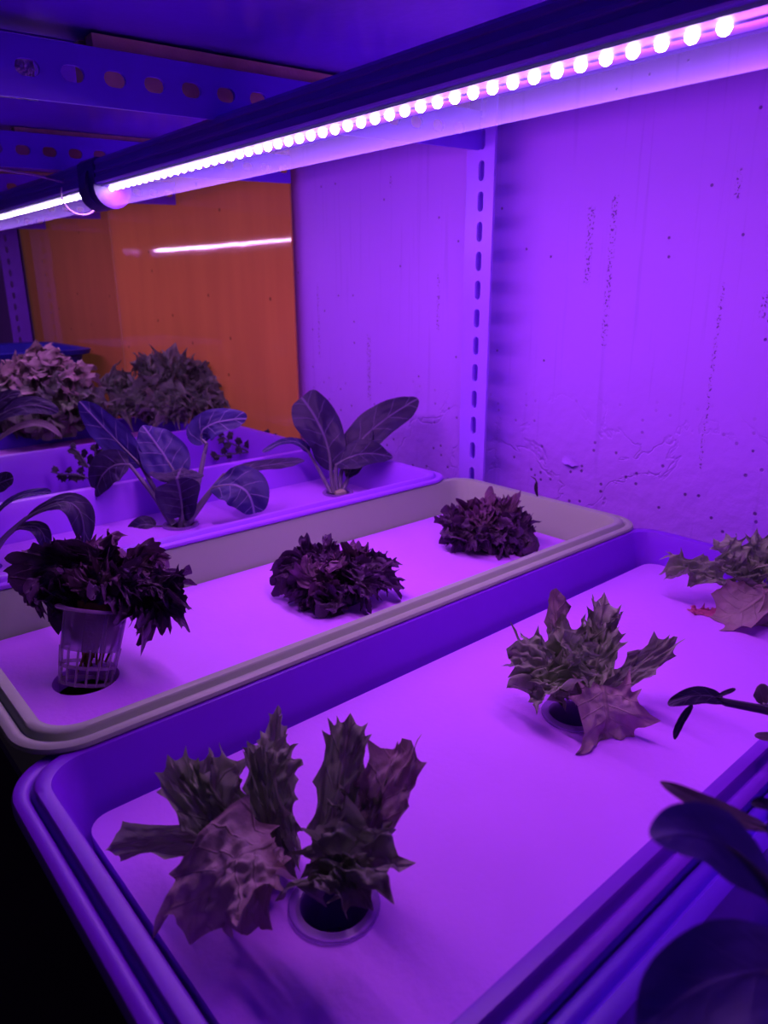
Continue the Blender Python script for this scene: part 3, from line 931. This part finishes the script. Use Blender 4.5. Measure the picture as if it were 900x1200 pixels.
dD1 = D1.dot(FWD)
seedling('tiny fern-like seedling at the left in front of the grey round-leaved green', D1, [
    ([(108, 590, 0), (108, 562, 0), (104, 548, 0), (92, 530, 0), (84, 524, 0)], [(104, 548, 90, 542), (100, 542, 86, 534), (95, 534, 78, 528), (88, 527, 82, 520), (98, 538, 100, 526), (104, 546, 108, 532)], 8),
    ([(108, 590, 0), (108, 562, 0), (110, 545, 0), (112, 526, 0)], [(110, 545, 120, 536), (111, 535, 122, 528), (112, 530, 106, 522), (112, 528, 117, 521)], 8),
    ([(108, 590, 0), (108, 562, 0), (90, 556, -.02), (72, 556, -.02), (60, 553, -.02)], [(96, 557, 92, 548), (88, 556, 80, 564), (82, 556, 78, 549), (74, 556, 68, 563), (68, 555, 60, 549), (92, 557, 98, 564), (86, 556, 90, 566), (78, 556, 72, 566)], 9),
    ([(108, 590, 0), (108, 562, 0), (118, 550, 0), (132, 544, 0)], [(116, 552, 110, 543), (120, 550, 130, 553), (126, 546, 124, 536), (130, 545, 138, 538), (130, 545, 134, 533)], 10)], dD1)
dD2 = D2.dot(FWD)
seedling('tiny trailing seedling between the two leafy greens near the orange sheet', D2, [
    ([(292, 553, 0), (292, 530, 0), (280, 524, 0), (268, 518, 0), (262, 512, 0)], [(285, 527, 276, 532), (278, 523, 282, 513), (272, 520, 262, 526), (266, 516, 274, 508), (264, 514, 256, 520), (262, 512, 254, 508)], 10),
    ([(292, 553, 0), (292, 530, 0), (298, 520, 0), (308, 513, 0), (318, 511, 0)], [(294, 526, 286, 518), (298, 520, 308, 524), (302, 516, 298, 508), (306, 514, 314, 520), (312, 512, 310, 505), (316, 511, 324, 516), (300, 518, 304, 528)], 11),
    ([(292, 553, 0), (292, 530, 0), (272, 532, -.02), (252, 536, -.02)], [(282, 531, 276, 524), (272, 532, 266, 538), (266, 533, 258, 527), (258, 535, 250, 540), (254, 536, 246, 532)], 9)], dD2)


# the two large heads near the orange sheet: many frilled leaves radiating from a centre
def head(name, label, base, cx, cy, rx, ry, mats, n, ruf, teeth, w, seed, td=.25, topn=.4):
    t = thing(name, label, 'lettuce', base, 'large frilly lettuces at the back')
    d0 = base.dot(FWD)
    rnd = random.Random(seed)
    for i in range(n):
        f = i / n
        el = f * 1.05                                  # 0 = outer / low leaf, 1 = heart
        ang = i * 2.39996
        out = math.cos(min(el, 1) * math.pi / 2 * .92)
        dx = math.cos(ang) * out * rx * rnd.uniform(.9, 1.08)
        dz = math.sin(ang) * out * .75
        up = (.12 + .92 * math.sin(min(el, 1) * math.pi / 2)) * ry * rnd.uniform(.88, 1.05)
        tip = pt(cx + dx, cy - up, d0 + dz * rx * d0 / F)
        b = pt(cx + dx * .08, cy - 4, d0 + dz * .02)
        md = pt(cx + dx * .72, cy - up * .62 - ry * .16, d0 + dz * rx * d0 / F * .72)
        nn = (math.cos(ang) * .5, .35 + .5 * (1 - f), .6 - .35 * dz)
        g = leaf_geo(b, md, tip, w * rnd.uniform(.85, 1.15) * d0 / F, cam_n(nn), seed=seed + i, teeth=teeth, td=td, sharp=2.2, ruf=ruf, cup=.2,
                     crinkle=.14, egg=.40, K=13, M=5, curl=.05, sq=.75, ff=((4, .12, 1.6), (9, .10, 2.5), (17, .055, 4.5)))
        add_leaf('leaf', t, MAT[mats[int(f * len(mats))]], g, base.z)
    return t


head('frilled_lettuce', 'large pinkish curly lettuce head at the far left by the blue tub', E1, 50, 520, 76, 100, ['oak_dark', 'greyfrill', 'frill', 'frill', 'frill'], 62, .03, 34, 44, 11, .12)
plant_px('frilled_lettuce', 'large grey-green curly lettuce in front of the orange sheet', 'lettuce', E2, -1.06, [
    dict(b=(196, 495, .0), m=(200, 445, .02), t=(206, 404, .04), w=62, n=(.1, .3, .95)),
    dict(b=(196, 495, .05), m=(180, 445, .08), t=(176, 412, .10), w=56, n=(.3, .3, .9)),
    dict(b=(198, 495, .04), m=(222, 448, .06), t=(232, 418, .08), w=48, n=(-.2, .3, .9)),
    dict(b=(200, 495, .0), m=(238, 460, .0), t=(262, 440, .0), w=50, n=(-.2, .5, .8)),
    dict(b=(200, 495, -.05), m=(240, 475, -.06), t=(268, 470, -.06), w=44, n=(-.1, .6, .8)),
    dict(b=(192, 495, .0), m=(150, 460, .0), t=(130, 442, .02), w=58, n=(.2, .4, .9)),
    dict(b=(190, 495, -.05), m=(150, 475, -.06), t=(122, 470, -.06), w=54, n=(.1, .6, .8)),
    dict(b=(194, 492, -.05), m=(168, 470, -.14), t=(152, 500, -.16), w=66, n=(.1, .6, .8)),
    dict(b=(196, 490, -.05), m=(198, 466, -.15), t=(194, 508, -.18), w=70, n=(0, .6, .8)),
    dict(b=(200, 490, -.05), m=(225, 470, -.14), t=(240, 500, -.16), w=60, n=(-.1, .6, .8)),
    dict(b=(196, 492, -.02), m=(190, 455, -.05), t=(184, 432, -.04), w=60, n=(.1, .5, .85)),
    dict(b=(198, 492, -.02), m=(212, 460, -.06), t=(222, 440, -.05), w=54, n=(-.1, .5, .85)),
], dict(OAK, mat='greyfrill', jit=1, ws=1.1, teeth=19, frill=.10), 'large frilly lettuces at the back')
E3 = on_plane(-40, 540)
plant_px('bok_choy', 'dim long-leaved green at the left photo edge before the curly heads', 'bok choy', E3, None, [
    dict(b=(-20, 500, .0), m=(25, 476, -.02), t=(68, 484, -.02), w=34, n=(0, .5, .85), mat='choy', stem=[(-40, 540, 0), (-34, 520, 0), (-20, 500, 0)]),
    dict(b=(-10, 522, -.02), m=(36, 496, -.04), t=(72, 512, -.04), w=13, n=(0, .6, .8), mat='choy_grey', stem=[(-40, 540, 0), (-26, 532, 0), (-10, 522, -.02)]),
    dict(b=(-25, 500, .02), m=(0, 470, .02), t=(24, 462, .02), w=26, n=(0, .5, .85), mat='choy', stem=[(-40, 540, 0), (-36, 520, 0), (-25, 500, .02)]),
], CH)

# foreground greens in the near tray
plant_px('bok_choy', 'big blurred dark-leaved green in the lower right corner', 'bok choy', Z1, None, [
    dict(b=(905, 1045, -.40), m=(838, 985, -.42), t=(766, 985, -.44), w=84, n=(-.2, .75, .65), mat='choy_near', egg=-.05, wave=.05, crinkle=.02, stem=[(960, 1190, -.1), (940, 1110, -.3), (905, 1045, -.40)], sr=.012),
    dict(b=(905, 972, -.25), m=(838, 948, -.27), t=(774, 916, -.27), w=26, n=(-.3, .7, .65), mat='choy_grey', egg=-.1, crinkle=.02, stem=[(960, 1190, -.1), (950, 1040, -.2), (905, 972, -.25)], sr=.008),
    dict(b=(930, 955, -.2), m=(902, 944, -.22), t=(880, 942, -.22), w=18, n=(-.3, .7, .65), mat='choy', egg=-.1, stem=[(960, 1190, -.1), (955, 1040, -.2), (930, 955, -.2)], sr=.008),
    dict(b=(930, 1010, -.38), m=(960, 965, -.40), t=(1010, 950, -.42), w=100, n=(.1, .75, .65), mat='choy_near', egg=-.05, wave=.05, stem=[(960, 1190, -.1), (948, 1080, -.3), (930, 1010, -.38)], sr=.012),
], CH)
plant_px('bok_choy', 'dark broad leaf of a green at the bottom right edge below the blurred green', 'bok choy', Z2, None, [
    dict(b=(1010, 1170, -.02), m=(880, 1140, -.08), t=(748, 1215, -.10), w=125, n=(-.1, .85, .5), mat='choy_near', egg=-.05, wave=.05, crinkle=.02, stem=[(1010, 1330, .1), (1020, 1260, .05), (1000, 1190, -.02)], sr=.014),
    dict(b=(980, 1230, -.02), m=(880, 1215, -.06), t=(790, 1290, -.08), w=120, n=(-.1, .85, .5), mat='choy_near', egg=-.05, wave=.05, crinkle=.02, stem=[(1010, 1330, .1), (990, 1280, .05), (960, 1230, -.02)], sr=.014),
], CH)
plant_px('bok_choy', 'wilted dark twig-like green reaching over the violet tray from the right edge', 'bok choy', Z3, None, [
    dict(b=(850, 823, -.05), m=(820, 815, -.05), t=(782, 826, -.05), w=22, n=(0, .5, .85), mat='choy', egg=-.1, stem=[(1010, 900, .02), (930, 838, .0), (850, 823, -.05)], sr=.010, smat=MAT['stem_dark']),
    dict(b=(812, 826, -.05), m=(800, 842, -.05), t=(790, 866, -.05), w=11, n=(0, .3, .9), mat='choy', egg=.3, wave=.1, crinkle=.08),
    dict(b=(836, 818, -.05), m=(850, 812, -.05), t=(862, 807, -.05), w=7, n=(0, .5, .85), mat='choy', egg=.4),
    dict(b=(895, 826, .0), m=(892, 812, .0), t=(888, 804, .0), w=22, n=(0, .4, .9), mat='choy_grey', egg=.0, stem=[(930, 838, .0), (905, 832, .0), (895, 826, .0)], sr=.007),
    dict(b=(920, 868, -.02), m=(902, 864, -.03), t=(884, 862, -.03), w=12, n=(0, .6, .7), mat='choy_grey', egg=.0, stem=[(1010, 900, .02), (960, 880, .0), (920, 868, -.02)], sr=.007),
], CH)

# flush cups in the boards
flush_cup(A1, 'clear net cup under the big drooping lettuce nearest the camera')
flush_cup(A2, 'clear net cup under the spiky middle lettuce')
flush_cup(C1, 'clear net cup at the foot of the leafy green with a pointed leaf', -.995)
flush_cup(C2, 'clear net cup at the foot of the wall-end leafy green', -.995)

# dry scrap of leaf stuck to the wall over the beige tray
b = on_plane(629, 581, -.86)
g = leaf_geo(pt(630, 582, b.dot(FWD)), pt(628, 573, b.dot(FWD)), pt(629, 564, b.dot(FWD)), .016, cam_n((0, .1, 1)), 5, K=5, N=20, curl=.2)
v, f, uvs, rim = g
sc_ = link_mesh('leaf_scrap', v, f, MAT['sprout'], None, uvs, rim, origin=b)
tag(sc_, 'small dark dried leaf scrap on the rim at the wall end of the beige tray', 'leaf')
m = MB()
d = b.dot(FWD)
m.tube([pt(629, 565, d), pt(627, 561, d), pt(622, 558, d)], [.003, .003, .001], 5)
m.build('stalk', MAT['stem_dark'], sc_)

# ------------------------------------------------------------------ wall, floor, sheets
m = MB()
m.box((WX, -1.6, -CZ / S), (WX + .3, 12.0, 3.2))
struct(m.build('wall_right', MAT['wall'], None, (0, 0, -CZ / S), smooth=False))
# keep the wall texture in room coordinates
wl = bpy.data.objects['wall_right']
off = wl.location.copy()
wl.data.transform(__import__('mathutils').Matrix.Translation(off))
wl.location = (0, 0, 0)
wl['_o'] = (0, 0, 0)
m = MB()
m.box((-4, -4, -CZ / S - .2), (WX + .3, 12.0, -CZ / S))
struct(m.build('floor', MAT['dark_floor'], None, (0, 0, -CZ / S), smooth=False))


def sheet(name, label, path, z0, z1, mat):
    """thin vertical sheet following a plan path [(x, y)...]"""
    m = MB()
    n = len(path)
    th = .012
    rows = []
    for z in (z0, z0 + (z1 - z0) * .33, z0 + (z1 - z0) * .66, z1):
        rows.append([Vector((x, y, z)) for x, y in path])
    v = [p for r in rows for p in r] + [p + Vector((th, 0, 0)) for r in rows for p in r]
    N = n * 4
    f = []
    for r in range(3):
        for k in range(n - 1):
            a = r * n + k
            f.append((a, a + 1, a + n + 1, a + n))
            f.append((N + a, N + a + n, N + a + n + 1, N + a + 1))
    for k in range(n - 1):
        f.append((k, N + k, N + k + 1, k + 1))
        a = 3 * n + k
        f.append((a, a + 1, N + a + 1, N + a))
    for r in range(3):
        a = r * n
        f.append((a, a + n, N + a + n, N + a))
        a = r * n + n - 1
        f.append((a, N + a, N + a + n, a + n))
    m.add(v, f)
    o = m.build(name, mat, None, (OX, path[0][1], z0))
    return tag(o, label, 'plastic sheet', 'orange sheets on the wall')


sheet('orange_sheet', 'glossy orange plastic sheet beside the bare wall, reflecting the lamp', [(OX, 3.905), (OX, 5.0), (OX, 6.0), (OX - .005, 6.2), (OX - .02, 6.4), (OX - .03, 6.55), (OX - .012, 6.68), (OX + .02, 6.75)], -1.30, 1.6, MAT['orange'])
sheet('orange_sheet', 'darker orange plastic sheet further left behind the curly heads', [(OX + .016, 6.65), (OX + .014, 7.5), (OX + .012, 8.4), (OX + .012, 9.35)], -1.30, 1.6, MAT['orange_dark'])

# curled flake of paint lifting off the wall
r_ = ray(668, 541)
pf = r_ * ((WX - .001) / r_.x)
v, f, uvs, rim = leaf_geo(pf + Vector((0, .045, .0)), pf + Vector((-.018, .0, .008)), pf + Vector((0, -.05, -.012)), .045, Vector((-1, 0, .4)).normalized(), 9, teeth=7, td=.3, K=4, M=3, cup=.3)
link_mesh('paint_flake', v, f, MAT['wall'], wl, uvs, rim)

# ------------------------------------------------------------------ rack
SL = .0325


def zs(x):
    return -SL * (2.6 - x)


def slot_loop(c, along, across, la, lb, n=6):
    """obround slot, la half length, lb half width"""
    pts = []
    e = la - lb
    for s_, a0 in ((1, -90), (-1, 90)):
        for k in range(n + 1):
            a = math.radians(a0 + 180 * k / n)
            pts.append(c + along * (s_ * e + lb * math.cos(a)) + across * (lb * math.sin(a)))
    return pts


rack = thing('slotted_rack', 'slotted steel shelving rack with perforated post and beams over the trays', 'shelving rack', (1.4, 3, -1.36))


def post(y0, y1, xf, zlo, zhi, slots_z, slot_y, side_y, mat, name='post'):
    m = MB()
    outer = [Vector((xf, y0, zlo)), Vector((xf, y1, zlo)), Vector((xf, y1, zhi)), Vector((xf, y0, zhi))]
    v, f = fill_plate(outer, [slot_loop(Vector((xf, slot_y, z)), Vector((0, 0, 1)), Vector((0, 1, 0)), .041, .0165) for z in slots_z], .012, (1, 0, 0))
    m.add(v, f)
    m.box((xf + .012, side_y - .006, zlo), (xf + .13, side_y + .006, zhi))
    return m.build(name, mat, rack, smooth=False)


sz = [.713 - .1222 * i for i in range(0, 18)]
post(2.215, 2.372, 2.55, -1.34, .80, sz, 2.287, 2.366, MAT['metal'])


def post_side(yf, x0, x1, zlo, zhi, slots_z, slot_x):
    m = MB()
    outer = [Vector((x0, yf, zlo)), Vector((x1, yf, zlo)), Vector((x1, yf, zhi)), Vector((x0, yf, zhi))]
    v, f = fill_plate(outer, [slot_loop(Vector((slot_x, yf, z)), Vector((0, 0, 1)), Vector((1, 0, 0)), .034, .014) for z in slots_z], .012, (0, 1, 0))
    m.add(v, f)
    m.box((x1 - .012, yf, zlo), (x1, yf + .14, zhi))
    return m.build('post', MAT['beam'], rack, smooth=False)


post_side(9.22, 2.40, 2.62, -1.34, .80, [.65 - .1222 * i for i in range(17)], 2.475)


def beam(y, x0, x1, zb, h, slot_x0, pitch, ns, mat):
    m = MB()
    sh = lambda p: Vector((p.x, p.y, p.z + zs(p.x)))
    outer = [Vector((x0, y, zb)), Vector((x1, y, zb)), Vector((x1, y, zb + h)), Vector((x0, y, zb + h))]
    holes = [slot_loop(Vector((slot_x0 + pitch * i, y, zb + h * .5)), Vector((1, 0, 0)), Vector((0, 0, 1)), .033, .0215) for i in range(ns)]
    holes = [h_ for h_ in holes if min(p.x for p in h_) > x0 + .01 and max(p.x for p in h_) < x1 - .01]
    v, f = fill_plate(outer, holes, .012, (0, 1, 0))
    m.add([sh(p) for p in v], f)
    m.box((x0, y + .012, zb + h - .012), (x1, y + .14, zb + h), sh)
    return m.build('beam', mat, rack, smooth=False)


def wood(y, x0, x1, z0, z1):
    m = MB()
    m.box((x0, y, z0), (x1, y + .05, z1), lambda p: Vector((p.x, p.y, p.z + zs(p.x))))
    o = m.build('plywood_edge', MAT['wood'], rack, smooth=False)
    o['label'] = 'bare brown plywood edge'
    return o


beam(2.30, .0, 2.56, .552, .15, .255, .1205, 22, MAT['beam'])
wood(2.42, .93, 2.50, .60, .745)
wood(2.318, .93, 2.50, .7035, .742)
BY = [3.86, 5.36, 6.84, 8.34]
for i, y in enumerate(BY):
    beam(y, .2, 2.645, .577, .15, 1.05 - .119 * 5, .119, 24, MAT['beam'])
    if i < 2:
        wood(y + .10, 1.15, 2.55, .63, .72)
        wood(y + .018, 1.15, 2.55, .7285, .749)
m = MB()
m.box((.0, -1.0, .752), (2.62, 2.46, .80), lambda p: Vector((p.x, p.y, p.z + zs(p.x))))
m.build('top_panel', MAT['panel'], rack, smooth=False)
m = MB()
m.box((.0, 2.48, .752), (2.62, 9.4, .80), lambda p: Vector((p.x, p.y, p.z + zs(p.x))))
m.build('top_panel', MAT['panel'], rack, smooth=False)
m = MB()
m.box((.36, -.9, -1.33), (2.60, 9.6, -1.27))
m.build('shelf_board', MAT['shelf'], rack, smooth=False)

# crinkled foil behind the near beam at the left
m = MB()
nx, nzr = 40, 10
v = []
for i in range(nx + 1):
    for j in range(nzr + 1):
        x = .30 + .49 * i / nx
        z = .57 + .16 * j / nzr + zs(x)
        v.append(Vector((x, 2.41 + .012 * noise.noise(Vector((x * 60, z * 60, 0))), z)))
f = [(i * (nzr + 1) + j, (i + 1) * (nzr + 1) + j, (i + 1) * (nzr + 1) + j + 1, i * (nzr + 1) + j + 1) for i in range(nx) for j in range(nzr)]
m.add(v, f)
tag(m.build('foil_strip', MAT['foil'], None, (.5, 2.34, .6)), 'crinkled shiny foil strip showing behind the beam at upper left', 'foil')

# blue tub on the far tray
m = MB()
rings = []
TX, TY, TZ = 2.02, 7.9, -1.27
for r_, z in ((.42, -1.27), (.50, -.62), (.55, -.60), (.56, -.56), (.52, -.555), (.49, -.57), (.46, -.64), (.40, -1.2)):
    rings.append(rrect(TX - r_ * 1.3, TX + r_, TY - r_ * 1.4, TY + r_ * 1.2, .2, z, 8))
m.loft(rings, cap0=True, cap1=True)
tag(m.build('plastic_tub', MAT['blue'], None, (TX, TY, TZ)), 'blue plastic tub at the far left behind the pinkish curly head', 'tub')

# ------------------------------------------------------------------ lamps
XT, ZT = 1.36, .409
RD = .070                     # diffuser radius
LIGHT = (.72, .17, 1.0)


def arc(y, r, a0, a1, n, cx=XT, cz=ZT):
    return [Vector((cx + r * math.cos(math.radians(a0 + (a1 - a0) * k / n)), y, cz + r * math.sin(math.radians(a0 + (a1 - a0) * k / n)))) for k in range(n + 1)]


def led_tube(label, y0, y1, beads, first, pitch, power):
    t = thing('led_grow_light', label, 'grow light', (XT, (y0 + y1) / 2, ZT), 'tube grow lights')
    # finned housing
    prof = [(-.070, .012), (-.076, .016), (-.076, .036), (-.070, .040), (-.070, .052), (-.074, .055), (-.074, .064), (-.068, .067), (-.066, .085), (-.070, .088), (-.070, .100),
            (-.058, .112), (.058, .112), (.070, .100), (.070, .088), (.066, .085), (.068, .067), (.074, .064), (.074, .055), (.070, .052), (.070, .040), (.076, .036), (.076, .016), (.070, .012)]
    m = MB()
    ys = [y0, y1]
    m.loft([[Vector((XT + a, y, ZT + b)) for a, b in prof] for y in ys], cap0=True, cap1=True)
    m.build('housing', MAT['housing'], t, smooth=False)
    m = MB()
    m.loft([arc(y, RD, 172, 368, 24) for y in (y0, y1)], close=False)
    m.build('diffuser', MAT['diffuser'], t)
    m = MB()
    m.box((XT - .052, y0, ZT + .004), (XT + .052, y1, ZT + .0115))
    m.build('circuit_board', MAT['pcb'], t, smooth=False)
    for (ya, yb) in ((y0 - .075, y0 + .02), (y1 - .02, y1 + .075)):
        m = MB()
        capr = [[Vector((XT + a * 1.12, y, ZT + b * 1.05)) for a, b in [(-.07, .10), (-.055, .113), (.055, .113), (.07, .10)]] +
                [Vector((XT + (RD + .012) * math.cos(math.radians(q)), y, ZT + (RD + .012) * math.sin(math.radians(q)))) for q in range(10, -195, -12)] for y in (ya, yb)]
        m.loft(capr, cap0=True, cap1=True)
        m.build('end_cap', MAT['cap'], t)
    # led beads
    bead = None
    for i in range(beads):
        y = first + pitch * i
        c = Vector((XT - .004, y, ZT + .004))
        if bead is None:
            m = MB()
            rg = []
            for j in range(5):
                a = math.pi / 2 * j / 4
                rg.append([c + Vector((math.cos(2 * math.pi * k / 10) * .0125 * math.cos(a), math.sin(2 * math.pi * k / 10) * .0125 * math.cos(a), -.0135 * math.sin(a) - .001)) for k in range(10)])
            m.loft(rg, cap0=True, cap1=True)
            bead = m.build('led_bead', MAT['led'], t)
        else:
            o = bead.copy()
            o.parent = t
            o.location = Vector((0, pitch * i * S, 0))
            COL.objects.link(o)
    # the light the beads throw: one lamp straight down, one leaning to the wall
    for nm, tilt, share in (('lamp_down', 0, .46), ('lamp_wall', 62, .44), ('lamp_front', -50, .10)):
        la = bpy.data.lights.new(nm, 'AREA')
        la.shape = 'RECTANGLE'
        la.size = .0022
        la.size_y = (y1 - y0) * S * .98
        la.color = LIGHT
        la.energy = power * share * (y1 - y0) / 2.7
        lo = bpy.data.objects.new(nm, la)
        COL.objects.link(lo)
        lo.parent = t
        lo.location = Vector((0, 0, -.006 * S))
        lo.rotation_euler = (0, math.radians(-tilt), 0)
    return t


led_tube('long lit tube grow light running to the upper right', .50, 3.36, 48, .682, .0566, 3.3)
led_tube('far lit tube grow light at the left photo edge past the dark joint', 3.50, 8.5, 86, 3.62, .0566, 1.4)

# tie wire round the far tube
m = MB()
yw = 3.74
loop = [Vector((XT + .086 * math.cos(math.radians(a)), yw + .01 * math.sin(math.radians(a * 2)), ZT + .012 + .092 * math.sin(math.radians(a)))) for a in range(150, -200, -15)]
m.tube(loop, .0045, 6)
d0 = loop[0].dot(FWD)
m.tube([loop[0], pt(75, 214, d0), pt(40, 205, d0 - .15), pt(0, 199, d0 - .3), pt(-60, 190, d0 - .4)], .0045, 6)
tag(m.build('tie_wire', MAT['wire'], None, (XT, yw, ZT)), 'pale thin wire tied round the far tube light at upper left', 'wire')
m = MB()
cl = [Vector((XT + .095 * math.cos(math.radians(a)), 0, ZT + .02 + .10 * math.sin(math.radians(a)))) for a in range(0, 360, 12)]
m.loft([[p + Vector((0, y, 0)) for p in cl] for y in (3.40, 3.46)], cap0=True, cap1=True)
tag(m.build('tube_clip', MAT['cap'], None, (XT, 3.43, ZT)), 'dark round clip joining the two tube lights', 'clip')

# ------------------------------------------------------------------ world, camera
w = bpy.data.worlds.new('room_dark')
scene.world = w
w.use_nodes = True
w.node_tree.nodes['Background'].inputs[0].default_value = (.45, .20, .75, 1)
w.node_tree.nodes['Background'].inputs[1].default_value = .035

cam = bpy.data.cameras.new('camera')
co = bpy.data.objects.new('camera', cam)
COL.objects.link(co)
from mathutils import Matrix
R3 = Matrix((RIGHT, UP, -FWD)).transposed()
co.matrix_world = Matrix.Translation(W((0, 0, 0))) @ R3.to_4x4()
cam.sensor_fit = 'VERTICAL'
cam.sensor_height = 24
cam.lens = F / 1200 * 24
cam.clip_start = .01
cam.dof.use_dof = True
cam.dof.focus_distance = 1.9 * S
cam.dof.aperture_fstop = 9.0
scene.camera = co

scene.view_settings.view_transform = 'Standard'
scene.view_settings.look = 'None'
scene.view_settings.exposure = 0
scene.cycles.use_denoising = True
scene.cycles.max_bounces = 8
scene.cycles.transparent_max_bounces = 16
scene.cycles.sample_clamp_indirect = 4

for o in bpy.data.objects:
    if '_o' in o:
        del o['_o']
